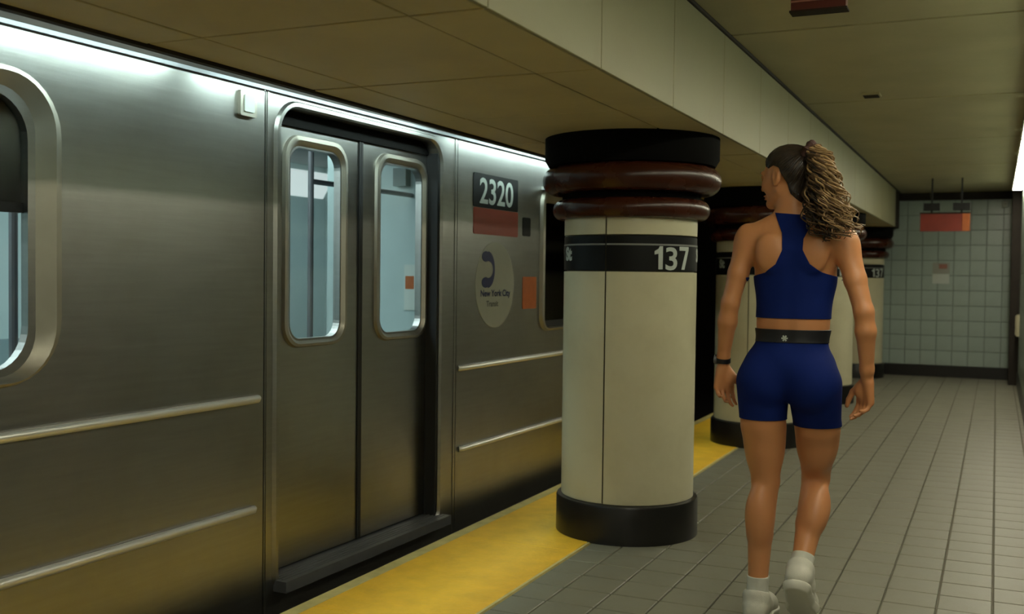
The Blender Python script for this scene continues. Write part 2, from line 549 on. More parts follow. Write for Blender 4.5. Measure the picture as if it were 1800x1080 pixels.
def pillar(py, label, seams):
    global PX_, PY_
    PX_, PY_ = 0, 0
    t = empty('pillar', (PX, py, 0))
    tag(t, label, 'pillar', 'round pillars along the platform edge')
    MB().lathe([(0.33, 0.19), (0.352, 0.185), (0.356, 0.175), (0.356, 0.0)], 64).build('base', M['base'], t, True)
    MB().lathe([(0.318, 0.18), (0.318, 1.60)], 48).build('core', M['seam'], t, True)
    a_prev = seams
    gp = 0.010
    for i in range(len(a_prev)):
        a0 = a_prev[i]
        a1 = a_prev[(i + 1) % len(a_prev)] + (2 * PI if i == len(a_prev) - 1 else 0)
        for (z0, z1, m, nm, R) in ((0.19, 1.305, 'cream', 'shaft_panel', 0.332), (1.31, 1.477, 'black', 'sign_band', 0.332), (1.482, 1.585, 'cream', 'upper_panel', 0.332)):
            prof = [(0.318, z0), (R - 0.002, z0), (R, z0 + 0.002), (R, z1 - 0.002), (R - 0.002, z1), (0.318, z1)]
            o = MB().lathe(prof, 24, (0, 0), a0 + gp, a1 - gp).build(nm, M[m], t, True)
            if nm == 'sign_band':
                MB().lathe([(R, 1.431), (R + 0.0015, 1.431), (R + 0.0015, 1.439), (R, 1.439)], 24, (0, 0), a0 + gp, a1 - gp).build('stripe', M['stripe'], o, True)
                w = MB()
                ac = {0: math.radians(57), 1: math.radians(184), 2: math.radians(-89)}[i]
                # figure 1 with its flag, then 37
                one = [(-0.010, 0), (0.013, 0), (0.013, 0.110), (-0.004, 0.110), (-0.010, 0.098), (-0.030, 0.086), (-0.030, 0.070), (-0.010, 0.074)]
                w1 = [(u - 0.078, q) for u, q in one]
                wrap(w, w1, [(0, 1, 2, 7), (2, 3, 4, 7), (7, 4, 5, 6)], R, ac, 1.318, 0.002)
                vs, fs = text_mesh('3', 0.150, 0.0025, 1.18)
                wrap(w, [(u - 0.014, q) for u, q in vs], fs, R, ac, 1.318, 0.002)
                vs = [(0.034, 0.110), (0.034, 0.091), (0.081, 0.091), (0.049, 0), (0.073, 0), (0.106, 0.094), (0.106, 0.110), (0.081, 0.110)]
                fs = [(0, 1, 2, 7), (7, 2, 5, 6), (2, 3, 4, 5)]
                wrap(w, vs, fs, R, ac, 1.318, 0.002)
                vs, fs = text_mesh('St', 0.085, 0.005, 1.1, 0.95)
                wrap(w, vs, fs, R, ac + math.radians(42), 1.362, 0.002)
                w.build('lettering', M['white'], o)

    def rr(zb, zt, rin, rout):
        h = (zt - zb) / 2
        zc = (zt + zb) / 2
        p = [(rin, zb)]
        for k in range(13):
            a = -PI / 2 + PI * k / 12
            p.append((rout - h * 0.9 + h * 0.9 * math.cos(a), zc + h * math.sin(a)))
        p.append((rin, zt))
        return p
    MB().lathe(rr(1.562, 1.660, 0.32, 0.392), 72).build('lower_ring', M['brown'], t, True)
    MB().lathe([(0.345, 1.655), (0.345, 1.695)], 72).build('neck', M['shade_black'], t, True)
    MB().lathe(rr(1.688, 1.822, 0.32, 0.446), 72).build('upper_ring', M['brown'], t, True)
    MB().lathe([(0.32, 1.815), (0.415, 1.825), (0.435, 1.86), (0.435, ZS + 0.006), (0.30, ZS + 0.006)], 72).build('top_plate', M['shade_black'], t, True)  # plate blackened to carry the shadow gap under the soffit
    return t


SE = [math.radians(-2), math.radians(118), math.radians(238)]
pillar(5.07, 'nearest round cream pillar, whole in view, black 137 St band and two brown rings', SE)
pillar(8.26, 'round cream pillar half hidden behind the walking woman, its band beside her left arm', SE)
pillar(11.42, 'round cream pillar mostly hidden behind the womans right arm and hip', SE)
pillar(14.62, 'farthest cream pillar, standing against the tiled end wall', SE)

# ------------------------------------------------------------------ lamps of the right wall and above the platform edge
ORD = 'first second third fourth fifth sixth seventh eighth ninth tenth'.split()
k = 0
names = ['farthest lit wall lamp, at the tiled end wall by the ceiling', 'second lit wall lamp from the tiled end wall, by the ceiling', 'third lit wall lamp from the tiled end wall, by the ceiling']
for yc in [13.15 - 1.65 * i for i in range(10)]:
    t = empty('wall_lamp', (0.20, yc, ZC))
    tag(t, names[k] if k < 3 else ORD[k] + ' wall lamp from the tiled end wall, beyond the right edge of the picture', 'lamp', 'row of fluorescent lamps along the right wall')
    k += 1
    h = MB((0.20, yc, ZC))
    h.box(0.145, 0.152, yc - 0.78, yc + 0.78, ZC - 0.075, ZC).box(0.248, 0.255, yc - 0.78, yc + 0.78, ZC - 0.075, ZC)
    h.box(0.152, 0.248, yc - 0.78, yc - 0.773, ZC - 0.075, ZC).box(0.152, 0.248, yc + 0.773, yc + 0.78, ZC - 0.075, ZC).box(0.152, 0.248, yc - 0.773, yc + 0.773, ZC - 0.012, ZC)
    h.build('housing', M['housing'], t)
    MB((0.20, yc, ZC)).box(0.152, 0.248, yc - 0.773, yc + 0.773, ZC - 0.078, ZC - 0.07).build('diffuser', M['lamp_wall'], t)

for i, (a, b) in enumerate([(-3.6, -1.9), (-1.75, -0.05), (0.1, 1.25), (1.4, 3.08), (3.22, 4.85), (5.2, 6.9), (7.05, 8.7)]):
    yc = (a + b) / 2
    t = empty('track_lamp', (-2.41, yc, 2.085))
    tag(t, ORD[i] + ' hidden tube lamp above the soffit edge, counted from the near end', 'lamp', 'tube lamps above the platform edge')
    MB((-2.41, yc, 2.085)).box(-2.43, -2.375, a, b, 2.09, 2.12).build('housing', M['housing'], t)
    MB((-2.41, yc, 2.085)).loft([[(x, y_, z) for x, z in ((-2.451, 1.984), (-2.402, 1.967), (-2.401, 1.970), (-2.450, 1.987))] for y_ in (a, b)], True, True, True).build('added_baffle', M['housing'], t)  # unseen baffle added to keep tube light off the lower car side
    MB((-2.41, yc, 2.085)).tube([(-2.41, a + 0.02, 2.07), (-2.41, b - 0.02, 2.07)], 0.014, 8).build('tube', M['lamp_track'], t)

# ------------------------------------------------------------------ train
ZR = -1.05
TX = -2.70
train = empty('subway_train', (TX, 0, ZR), -math.atan(0.02))
tag(train, 'stainless steel subway car with closed double doors standing at the yellow platform edge', 'train')
OFF = (0, 0, ZR)


def TB(): return MB(OFF)


S0, S1 = -2.6, 7.45
ZTOP, ZBOT = 1.998, -0.28


def rect(s0, s1, z0, z1): return [(s0, z0), (s1, z0), (s1, z1), (s0, z1)]


def sub(o_parent, name, mb, mat, smooth=False):
    return mb.build(name, mat, o_parent, smooth)


# side skin in three panels
wl_ = dict(s0=0.95, s1=2.292, z0=0.962, z1=1.818)
plate(TB(), rect(S0, 3.372, ZBOT, ZTOP), [rrect(0.97, 2.275, 0.98, 1.80, 0.13)], 0.0, -0.03).build('side_panel', M['steel'], train)
surround = plate(TB(), rect(3.378, 4.945, ZBOT, ZTOP), [rrect(3.465, 4.764, 0.02, 1.955, 0.115, rb=0.05)], 0.0, -0.085).build('door_surround', M['steel'], train)
plate(TB(), rect(4.951, S1, ZBOT, ZTOP), [rrect(6.05, 6.80, 0.96, 1.80, 0.10)], 0.0, -0.03).build('side_panel', M['steel'], train)
# pressed rim round the doorway
op = rrect(3.465, 4.764, 0.02, 1.955, 0.115, rb=0.05)
ring(TB(), [(rrect(3.428, 4.815, -0.02, 1.985, 0.15, rb=0.07), 0.0), (rrect(3.440, 4.800, -0.01, 1.978, 0.14, rb=0.065), 0.012), (rrect(3.458, 4.775, 0.012, 1.962, 0.12, rb=0.055), 0.012), (op, 0.0)]).build('doorway_rim', M['steel'], train, True)
for s in (3.392, 4.925):
    TB().box(0.0, 0.004, s - 0.006, s + 0.006, ZBOT, ZTOP).build('seam_strip', M['steel'], train)

# big side window
def side_window(outer, inner, ro, ri, depth, wide=True):
    m = TB()
    o = outer
    ring(m, [(rrect(o[0], o[1], o[2], o[3], ro), 0.0), (rrect(o[0] + .008, o[1] - .008, o[2] + .008, o[3] - .008, ro - .008), 0.022),
             (rrect(o[0] + .03, o[1] - .03, o[2] + .014, o[3] - .022, ro - .03), 0.026),
             (rrect(inner[0] - .02, inner[1] + .02, inner[2] - .008, inner[3] + .012, ri + .015), 0.004),
             (rrect(*inner, ri), -0.004), (rrect(*inner, ri), -0.03)])
    fr = m.build('window_frame', M['frame'], train, True)
    return fr


fr = side_window((0.86, 2.388, 0.930, 1.884), (0.955, 2.292, 0.965, 1.816), 0.20, 0.125, 0)
i_ = rrect(0.96, 2.287, 0.970, 1.811, 0.12)
plate(TB(), i_, [], -0.018, -0.024).build('window_pane', M['pane'], fr)
TB().box(-0.045, -0.018, 0.97, 2.28, 1.452, 1.482).build('sash_bar', M['rubber'], fr)
sb = TB().box(-0.24, -0.031, 0.94, 2.31, 1.48, 1.82)
sb.build('sign_box', M['black'], train)

fr2 = side_window((6.01, 6.86, 0.935, 1.83), (6.06, 6.81, 0.965, 1.742), 0.11, 0.08, 0)
plate(TB(), rrect(6.063, 6.807, 0.968, 1.739, 0.078), [], -0.012, -0.018).build('window_pane', M['pane_dark'], fr2)
TB().box(-0.010, 0.012, 6.06, 6.81, 0.965, 1.0).build('window_sill', M['rubber'], fr2)
TB().box(0.0, 0.055, 6.02, 6.85, 1.815, 1.835).build('rain_hood', M['chrome'], fr2)

# door leaves
XL = -0.07


def leaf(s0, s1, wo, wi, side):
    m = plate(TB(), rect(s0, s1, 0.045, 1.99), [rrect(wi[0] + .005, wi[1] - .005, wi[2] + .005, wi[3] - .005, 0.07)], XL, XL - 0.035)
    o = m.build('door_leaf', M['steel'], train)
    m = TB()
    ring(m, [(rrect(*wo, 0.105), XL), (rrect(wo[0] + .005, wo[1] - .005, wo[2] + .005, wo[3] - .005, 0.10), XL + 0.014),
             (rrect(wo[0] + .022, wo[1] - .022, wo[2] + .016, wo[3] - .022, 0.09), XL + 0.016),
             (rrect(wi[0] - .006, wi[1] + .006, wi[2] - .006, wi[3] + .006, 0.075), XL + 0.004), (rrect(*wi, 0.07), XL - 0.005), (rrect(*wi, 0.07), XL - 0.03)])
    m.build('window_frame', M['frame'], o, True)
    plate(TB(), rrect(wi[0] + .002, wi[1] - .002, wi[2] + .002, wi[3] - .002, 0.068), [], XL - 0.012, XL - 0.018).build('window_pane', M['pane'], o)
    return o


la = leaf(3.44, 4.128, (3.572, 4.030, 0.962, 1.864), (3.622, 3.990, 0.995, 1.816), 0)
lb = leaf(4.158, 4.79, (4.264, 4.740, 0.958, 1.862), (4.314, 4.700, 0.992, 1.816), 1)
TB().box(XL - 0.03, XL + 0.006, 4.128, 4.142, 0.045, 1.99).build('rubber_seal', M['rubber'], la)
TB().box(XL - 0.03, XL + 0.006, 4.144, 4.158, 0.045, 1.99).build('rubber_seal', M['rubber'], lb)
TB().box(XL + 0.0005, XL + 0.012, 3.455, 4.77, 1.892, 1.985).build('header_shade', M['shade_black'], surround)  # black strip standing in for the shaded recess above the leaves
TB().box(XL + 0.001, -0.004, 4.745, 4.764, 0.03, 1.90).build('jamb_seal', M['rubber'], surround)
m = TB().box(XL - 0.03, 0.065, 3.44, 4.80, -0.01, 0.035)
for q in range(4):
    m.box(XL + 0.03 + q * 0.022, XL + 0.04 + q * 0.022, 3.46, 4.78, 0.035, 0.038)
m.build('door_sill', M['steel_dark'], train)

# rails along the side, drip rail, roof
for (a, b, z, r) in ((S0, 3.345, 0.784, 0.0165), (4.974, S1, 0.782, 0.0155), (S0, 3.322, 0.350, 0.0165), (4.99, S1, 0.345, 0.0155)):
    pts = [(0.0, a, z), (0.010, a + 0.01, z), (0.010, b - 0.02, z), (-0.004, b, z)]
    TB().tube(pts, [r, r, r, r * 0.8], 12).build('guard_rail', M['chrome'], train, True)
TB().box(0.0, 0.016, S0, S1, 1.998, 2.012).build('drip_rail', M['steel_dark'], train)
roofp = [(0.004, 2.012), (-0.004, 2.06), (-0.04, 2.16), (-0.14, 2.28), (-0.35, 2.38), (-0.8, 2.45), (-1.35, 2.47), (-1.9, 2.45), (-2.35, 2.38), (-2.56, 2.28), (-2.66, 2.16), (-2.7, 2.0)]
TB().loft([[(x, s, z) for x, z in roofp] for s in (S0, S1)], False).build('roof', M['roof'], train, True)
TB().box(-2.70, -2.66, S0, S1, ZBOT, 2.02).build('far_side', M['steel'], train)
TB().box(-2.68, -0.001, S1 - 0.04, S1, ZBOT, 2.3).build('end_wall', M['steel'], train)
TB().box(-2.68, -0.001, S0, S0 + 0.04, ZBOT, 2.3).build('end_wall', M['steel'], train)
m = TB().box(-2.4, -0.25, S0 + .3, S1 - .3, -0.9, ZBOT)
m.build('underframe', M['rubber'], train)
for s in (-1.2, 0.7, 4.6, 6.5):
    for x in (-2.1, -0.55):
        loops = [[(x + dx, s + 0.42 * math.sin(2 * PI * q / 24), -0.63 + 0.42 * math.cos(2 * PI * q / 24)) for q in range(24)] for dx in (-0.06, 0.06)]
        TB().loft(loops, True, True, True).build('wheel', M['steel_dark'], train, False)

# decals
def decal(s0, s1, z0, z1, mat, name, r=0.012, x=0.003):
    return plate(TB(), rrect(s0, s1, z0, z1, r, 3), [], x, -0.001).build(name, mat, train)


def decal_text(parent, body, s, z, size, bold, squeeze, mat, x, spacing=1.0):
    vs, fs = text_mesh(body, size, bold, squeeze, spacing)
    m = TB()
    m.add([(x, s + u, z + w) for u, w in vs], fs)
    return m.build('lettering', mat, parent)


pl = decal(5.124, 5.684, 1.655, 1.842, M['black'], 'number_plate')
decal_text(pl, '2320', 5.404, 1.680, 0.198, 0.003, 1.10, M['white'], 0.0045, 0.98)
decal(5.128, 5.688, 1.507, 1.653, M['red'], 'red_sticker')
decal(5.755, 5.866, 1.518, 1.63, M['black'], 'black_sticker')
decal(5.765, 5.962, 1.080, 1.274, M['orange'], 'orange_sticker')
rd = TB()
cs, cz_ = 5.40, 1.226
rd.loft([[(x, cs + r * math.cos(2 * PI * q / 40), cz_ + r * math.sin(2 * PI * q / 40)) for q in range(40)] for r, x in ((0.244, -0.001), (0.244, 0.002), (0.240, 0.003))], True, False, True)
rd = rd.build('roundel', M['roundel'], train)
m = TB()
arc = []
for q in range(21):
    a = -PI / 2 + PI * q / 20
    wdt = 0.012 + 0.016 * abs(math.sin(a)) ** 2
    arc.append(((5.30 + 0.075 * math.cos(a), 1.312 + 0.075 * math.sin(a)), wdt))
inn = [(p[0] - w * math.cos(-PI / 2 + PI * i / 20), p[1] - w * math.sin(-PI / 2 + PI * i / 20)) for i, (p, w) in enumerate(arc)]
out = [(p[0] + w * math.cos(-PI / 2 + PI * i / 20), p[1] + w * math.sin(-PI / 2 + PI * i / 20)) for i, (p, w) in enumerate(arc)]
m.loft([[(0.005, a, b) for a, b in inn], [(0.005, a, b) for a, b in out]], False)
for (a, b) in ((5.275, 1.385), (5.275, 1.24)):
    m.loft([[(x, a + 0.045 * math.cos(2 * PI * q / 16), b + 0.03 * math.sin(2 * PI * q / 16)) for q in range(16)] for x in (0.003, 0.0056)], True, False, True)
m.build('emblem', M['blue'], rd)
decal_text(rd, 'New York City', 5.40, 1.162, 0.052, 0.0012, 1.15, M['blue'], 0.005)
decal_text(rd, 'Transit', 5.36, 1.105, 0.046, 0.001, 1.1, M['greytext'], 0.005)
ind = plate(TB(), rrect(3.215, 3.310, 1.878, 1.976, 0.008, 3), [], 0.014, 0.0).build('door_indicator', M['frame'], train)
plate(TB(), rrect(3.235, 3.292, 1.895, 1.96, 0.006, 3), [], 0.018, 0.014).build('lens', M['paper'], ind)

# interior
TB().box(-2.62, -0.09, S0 + .04, S1 - .04, -0.02, 0.04).build('car_floor', M['car_floor'], train)
TB().box(-2.62, -0.05, S0 + .04, S1 - .04, 2.16, 2.19).build('car_ceiling', M['liner_ceiling'], train)
TB().box(-2.62, -2.58, S0 + .04, S1 - .04, 0.04, 2.16).build('lining_panel', M['liner'], train)
TB().box(-2.58, -1.30, S1 - 0.12, S1 - 0.06, 0.04, 2.16).build('lining_panel', M['liner'], train)
cabw = TB().box(-1.32, -0.09, 5.62, 5.66, 0.04, 2.16).build('cab_partition', M['liner'], train)
TB().box(-1.32, -1.28, 5.66, S1 - 0.06, 0.04, 2.16).build('cab_partition', M['cab'], train)
TB().box(-1.27, -0.09, 5.665, 5.68, 0.04, 2.16).build('cab_lining', M['cab'], train)
TB().box(-1.28, -0.04, S1 - 0.08, S1 - 0.06, 0.04, 2.16).build('cab_lining', M['cab'], train)
TB().box(-0.79, -0.70, 5.56, 5.62, 1.82, 1.93).build('wall_box', M['liner_ceiling'], train)
TB().box(-0.735, -0.635, 5.612, 5.62, 1.06, 1.34).build('notice', M['paper'], train)
TB().box(-0.725, -0.665, 5.609, 5.613, 1.19, 1.27).build('notice', M['orange'], train)
for prof, s_end in ((((-2.579, 1.90), (-2.47, 2.08), (-2.47, 2.10), (-2.579, 2.10)), S1 - 0.15), (((-0.88, 2.14), (-0.88, 2.155), (-0.58, 2.155), (-0.58, 2.14)), 4.5), (((-1.55, 2.14), (-1.55, 2.155), (-1.35, 2.155), (-1.35, 2.14)), 7.25)):  # last strip is an unseen lamp added to brighten the far lining
    TB().loft([[(x, s, z) for x, z in prof] for s in (S0 + .1, s_end)], True, True, True).build('cove_and_fill_diffuser', M['lamp_cove' if prof[0][0] < -2 else 'lamp_car'], train)
for s, x in ((0.9, -0.65), (2.75, -0.655), (4.60, -0.69)):
    TB().tube([(x, s, 0.04), (x, s, 1.98), (x, s, 2.16)], [0.016, 0.016, 0.05], 10).build('grab_pole', M['steel_dark'], train, True)
TB().tube([(-0.69, 4.60, 1.765), (-0.69, 5.63, 1.765)], 0.014, 8).build('grab_rail', M['steel_dark'], train, True)
bn = TB()
bn.box(-2.58, -2.12, -2.2, 6.8, 0.36, 0.45)
bn.loft([[(x, s, z) for x, z in ((-2.58, 0.45), (-2.50, 0.45), (-2.55, 0.88), (-2.58, 0.88))] for s in (-2.2, 6.8)], True, True, True)
bn.build('bench', M['bench'], train)

# ------------------------------------------------------------------ signs and small fittings
t = empty('hanging_sign', (-0.595, 4.02, 2.25))
tag(t, 'maroon box sign hanging from the ceiling at the top edge of the picture', 'sign')
o3 = (-0.595, 4.02, 2.25)
MB(o3).box(-0.715, -0.52, 3.99, 4.05, 2.268, 2.43).build('sign_body', M['maroon'], t)
MB(o3).box(-0.72, -0.515, 3.984, 4.056, 2.264, 2.271).build('lower_trim', M['gap'], t)
MB(o3).box(-0.715, -0.52, 3.984, 3.99, 2.30, 2.306).build('face_line', M['sign_edge'], t)
for x in (-0.66, -0.53):
    MB(o3).box(x - 0.008, x + 0.008, 4.012, 4.028, 2.43, ZC + 0.001).build('hanger', M['gap'], t)

t = empty('hanging_sign', (-0.55, 13.0, 1.85))
tag(t, 'wide red sign hanging before the tiled end wall', 'sign')
o3 = (-0.55, 13.0, 1.85)
MB(o3).box(-0.815, -0.29, 12.97, 13.03, 1.845, 2.045).build('sign_body', M['sign_red'], t)
MB(o3).box(-0.37, -0.29, 12.965, 12.97, 1.845, 2.045).build('end_stripe', M['orange'], t)
MB(o3).box(-0.82, -0.285, 12.96, 13.04, 2.045, 2.06).build('top_trim', M['gap'], t)
for x0, x1 in ((-0.78, -0.61), (-0.47, -0.29)):
    h = MB(o3).box(x0, x1, 12.95, 13.05, 2.085, 2.165).build('bracket', M['rubber'], t)
    MB(o3).box((x0 + x1) / 2 - .01, (x0 + x1) / 2 + .01, 12.99, 13.01, 2.06, ZC).build('hanger', M['rubber'], t)

t = empty('notice', (-0.68, 15.09, 1.24))
tag(t, 'white paper notice taped to the tiled end wall below the red sign', 'notice')
o3 = (-0.68, 15.09, 1.24)
MB(o3).box(-0.78, -0.57, 15.088, 15.096, 1.24, 1.37).build('lower_sheet', M['paper'], t)
MB(o3).box(-0.78, -0.57, 15.086, 15.096, 1.375, 1.52).build('upper_sheet', M['roundel'], t)
MB(o3).box(-0.70, -0.60, 15.083, 15.087, 1.44, 1.50).build('printed_patch', M['sign_edge'], t)

t = empty('ceiling_plate', (-0.75, 7.0, ZC))
tag(t, 'small dark slotted plate on the ceiling, beyond the hanging maroon sign', 'vent')
o3 = (-0.75, 7.0, ZC)
MB(o3).box(-0.80, -0.69, 6.93, 7.07, ZC - 0.012, ZC).build('rim', M['ceiling'], t)
for q in range(3):
    MB(o3).box(-0.79, -0.70, 6.95 + q * 0.04, 6.97 + q * 0.04, ZC - 0.017, ZC - 0.012).build('slot', M['gap'], t)

t = empty('wall_box', (0.07, 15.06, 2.26))
tag(t, 'tiny pale box high on the end wall under the lamps', 'box')
MB((0.07, 15.06, 2.26)).pillow(0.04, 0.115, 15.03, 15.1, 2.24, 2.32, 0.01, 1, -1).build('cover', M['paper'], t)
MB((0.07, 15.06, 2.26)).box(0.06, 0.095, 15.022, 15.03, 2.265, 2.295).build('lens', M['housing'], t)
t = empty('wall_phone', (0.2, 14.1, 0.65))
tag(t, 'small pale rounded box low on the right wall near its far corner', 'box')
o3 = (0.2, 14.1, 0.65)
MB(o3).pillow(0.215, XW + 0.003, 14.0, 14.18, 0.62, 0.88, 0.02, 0, -1).build('cover', M['cream'], t)
MB(o3).box(0.208, 0.216, 14.05, 14.13, 0.70, 0.74).build('slot', M['gap'], t)

# ------------------------------------------------------------------ the walking woman: one distance field, one continuous skin
class Field:
    def __init__(s, lo, hi, h):
        s.h = h
        s.lo = np.array(lo, np.float32)
        s.n = np.ceil((np.array(hi) - s.lo) / h).astype(int) + 1
        s.d = np.full(s.n, 0.06, np.float32)

    def _box(s, lo, hi):
        a = np.maximum(np.floor((np.array(lo) - s.lo) / s.h).astype(int), 0)
        b = np.minimum(np.ceil((np.array(hi) - s.lo) / s.h).astype(int) + 1, s.n)
        g = [((np.arange(a[i], b[i]) * s.h) + s.lo[i]).astype(np.float32) for i in range(3)]
        P = np.stack(np.meshgrid(*g, indexing='ij'), -1)
        return (slice(a[0], b[0]), slice(a[1], b[1]), slice(a[2], b[2])), P

    def _mix(s, sl, v, k, cut):
        o = s.d[sl]
        if cut:
            v = -v
            hh = np.clip(0.5 - 0.5 * (o - v) / k, 0, 1)
            s.d[sl] = o * (1 - hh) + v * hh + k * hh * (1 - hh)
        else:
            hh = np.clip(0.5 + 0.5 * (o - v) / k, 0, 1)
            s.d[sl] = o * (1 - hh) + v * hh - k * hh * (1 - hh)

    def cone(s, a, b, ra, rb, k=0.02, cut=False):
        a, b = np.array(a, np.float32), np.array(b, np.float32)
        r = max(ra, rb) + k + 0.02
        sl, P = s._box(np.minimum(a, b) - r, np.maximum(a, b) + r)
        ab = b - a
        t = np.clip(((P - a) @ ab) / max(float(ab @ ab), 1e-9), 0, 1)
        v = np.linalg.norm(P - a - t[..., None] * ab, axis=-1) - (ra + (rb - ra) * t)
        s._mix(sl, v, k, cut)

    def chain(s, pts, k=0.02):
        for (p, r), (q, w) in zip(pts[:-1], pts[1:]):
            s.cone(p, q, r, w, k)

    def ell(s, c, r, k=0.02, R=None, cut=False):
        c, r = np.array(c, np.float32), np.array(r, np.float32)
        m = r.max() + k + 0.02
        sl, P = s._box(c - m, c + m)
        q = P - c
        if R is not None:
            q = q @ np.array(R, np.float32)      # columns of R are the local axes
        k0 = np.linalg.norm(q / r, axis=-1)
        k1 = np.linalg.norm(q / (r * r), axis=-1)
        s._mix(sl, k0 * (k0 - 1) / np.maximum(k1, 1e-6), k, cut)

    def half(s, zmin):
        z = (np.arange(s.n[2]) * s.h + s.lo[2]).astype(np.float32)
        s.d = np.maximum(s.d, (zmin - z)[None, None, :])

    def surface(s):
        d = s.d
        ins = d < 0
        c8 = [(i, j, k) for i in (0, 1) for j in (0, 1) for k in (0, 1)]
        nx, ny, nz = [q - 1 for q in s.n]
        cnt = np.zeros((nx, ny, nz), np.int8)
        for (i, j, k) in c8:
            cnt += ins[i:nx + i, j:ny + j, k:nz + k]
        act = np.argwhere((cnt > 0) & (cnt < 8))
        val = np.stack([d[act[:, 0] + i, act[:, 1] + j, act[:, 2] + k] for (i, j, k) in c8], 1)
        off = np.array(c8, np.float32)
        acc = np.zeros((len(act), 3), np.float32)
        num = np.zeros((len(act), 1), np.float32)
        for a in range(8):
            for b in range(a + 1, 8):
                if np.abs(off[a] - off[b]).sum() != 1: continue
                m = (val[:, a] < 0) != (val[:, b] < 0)
                t = np.where(m, val[:, a] / np.where(m, val[:, a] - val[:, b], 1), 0)[:, None]
                acc += np.where(m[:, None], off[a] + t * (off[b] - off[a]), 0)
                num += m[:, None]
        V = (act + acc / num) * s.h + s.lo
        key = (act[:, 0] * ny + act[:, 1]) * nz + act[:, 2]
        faces = []
        for ax in range(3):
            sh = [slice(None)] * 3
            sh2 = [slice(None)] * 3
            sh[ax], sh2[ax] = slice(0, -1), slice(1, None)
            A, B = ins[tuple(sh)], ins[tuple(sh2)]
            e = np.argwhere(A != B)
            u, w = (ax + 1) % 3, (ax + 2) % 3
            ok = (e[:, u] > 0) & (e[:, w] > 0) & (e[:, u] < [nx, ny, nz][u]) & (e[:, w] < [nx, ny, nz][w])
            e = e[ok]
            flip = A[tuple(e.T)]
            q = []
            for (du, dw) in ((-1, -1), (0, -1), (0, 0), (-1, 0)):
                c = e.copy()
                c[:, u] += du
                c[:, w] += dw
                q.append(np.searchsorted(key, (c[:, 0] * ny + c[:, 1]) * nz + c[:, 2]))
            q = np.stack(q, 1)
            q[~flip] = q[~flip][:, ::-1]
            faces.append(q)
        return V, np.concatenate(faces)


def relax(V, F, it=2, lam=0.5):
    """light Laplacian smoothing over quad edges"""
    a = np.concatenate([F[:, 0], F[:, 1], F[:, 2], F[:, 3]])
    b = np.concatenate([F[:, 1], F[:, 2], F[:, 3], F[:, 0]])
    i, j = np.concatenate([a, b]), np.concatenate([b, a])
    n = np.bincount(i, minlength=len(V))[:, None]
    for _ in range(it):
        s = np.stack([np.bincount(i, V[j, c], minlength=len(V)) for c in range(3)], 1) / np.maximum(n, 1)
        V = V + lam * (s - V)
    return V


def normals(V, F):
    n = np.cross(V[F[:, 2]] - V[F[:, 0]], V[F[:, -1]] - V[F[:, 1]])
    N = np.zeros_like(V)
    for c in range(F.shape[1]):
        for a in range(3):
            N[:, a] += np.bincount(F[:, c], n[:, a], minlength=len(V))
    return N / np.maximum(np.linalg.norm(N, axis=1, keepdims=True), 1e-9)


PR = np.array((-0.68, 3.88, 0.0))


def np_mesh(name, V, F, mat, parent):
    me = bpy.data.meshes.new(name)
    me.from_pydata((V - PR).tolist(), [], [tuple(q) for q in F.tolist()] if isinstance(F, np.ndarray) else F)
    me.polygons.foreach_set('use_smooth', [True] * len(me.polygons))
    me.update()
    return link(name, me, M[mat], parent)


def cloth(name, V, F, N, g, thick, mat, parent, extra=None):
    """the part of the skin where g > 0, cut cleanly along g = 0, lifted off by thick, with a rim back to the skin"""
    tri = np.concatenate([F[:, [0, 1, 2]], F[:, [0, 2, 3]]])
    keep = (g[tri] > 0).any(1)
    tri = tri[keep]
    vid, vs, base, fs = {}, [], [], []
    L = thick if extra is None else thick + extra

    def put(key, p, n, l):
        if key not in vid:
            vid[key] = len(vs)
            vs.append(p + n * l)
            base.append(p)
        return vid[key]
    rim = []
    for t in tri.tolist():
        poly = []
        for a, b in ((t[0], t[1]), (t[1], t[2]), (t[2], t[0])):
            ga, gb = g[a], g[b]
            if ga > 0:
                poly.append((put(a, V[a], N[a], L if np.isscalar(L) else L[a]), False))
            if (ga > 0) != (gb > 0):
                k = (min(a, b), max(a, b))
                q, w = k
                u = g[q] / (g[q] - g[w])
                poly.append((put(k, V[q] + u * (V[w] - V[q]), N[q], L if np.isscalar(L) else L[a]), True))
        if len(poly) >= 3:
            fs.append(tuple(p[0] for p in poly))
            for (p, c1), (q, c2) in zip(poly, poly[1:] + poly[:1]):
                if c1 and c2: rim.append((p, q))
    n0 = len(vs)
    rid = {}
    for p, q in rim:
        for z in (p, q):
            if z not in rid:
                rid[z] = len(vs)
                vs.append(base[z] - (vs[z] - base[z]) * 0.3)
        fs.append((q, p, rid[p], rid[q]))
    return np_mesh(name, np.array(vs), fs, mat, parent)


woman = empty('person', tuple(PR))
tag(woman, 'woman in navy sports top and shorts walking away, head turned left, curly ponytail', 'person')

B = Field((-1.00, 3.62, 0.0), (-0.34, 4.26, 1.80), 0.0036)
# torso
B.ell((-0.668, 3.920, 1.295), (0.146, 0.100, 0.185), 0.02)
B.ell((-0.668, 3.905, 1.375), (0.150, 0.085, 0.10), 0.03)
B.ell((-0.672, 3.915, 1.12), (0.131, 0.090, 0.15), 0.05)
B.ell((-0.680, 3.910, 0.955), (0.162, 0.108, 0.115), 0.05)
B.ell((-0.762, 3.872, 0.900), (0.090, 0.082, 0.100), 0.03)
B.ell((-0.598, 3.872, 0.900), (0.090, 0.082, 0.100), 0.03)
B.ell((-0.725, 3.985, 1.315), (0.066, 0.050, 0.060), 0.03)
B.ell((-0.610, 3.985, 1.315), (0.066, 0.050, 0.060), 0.03)
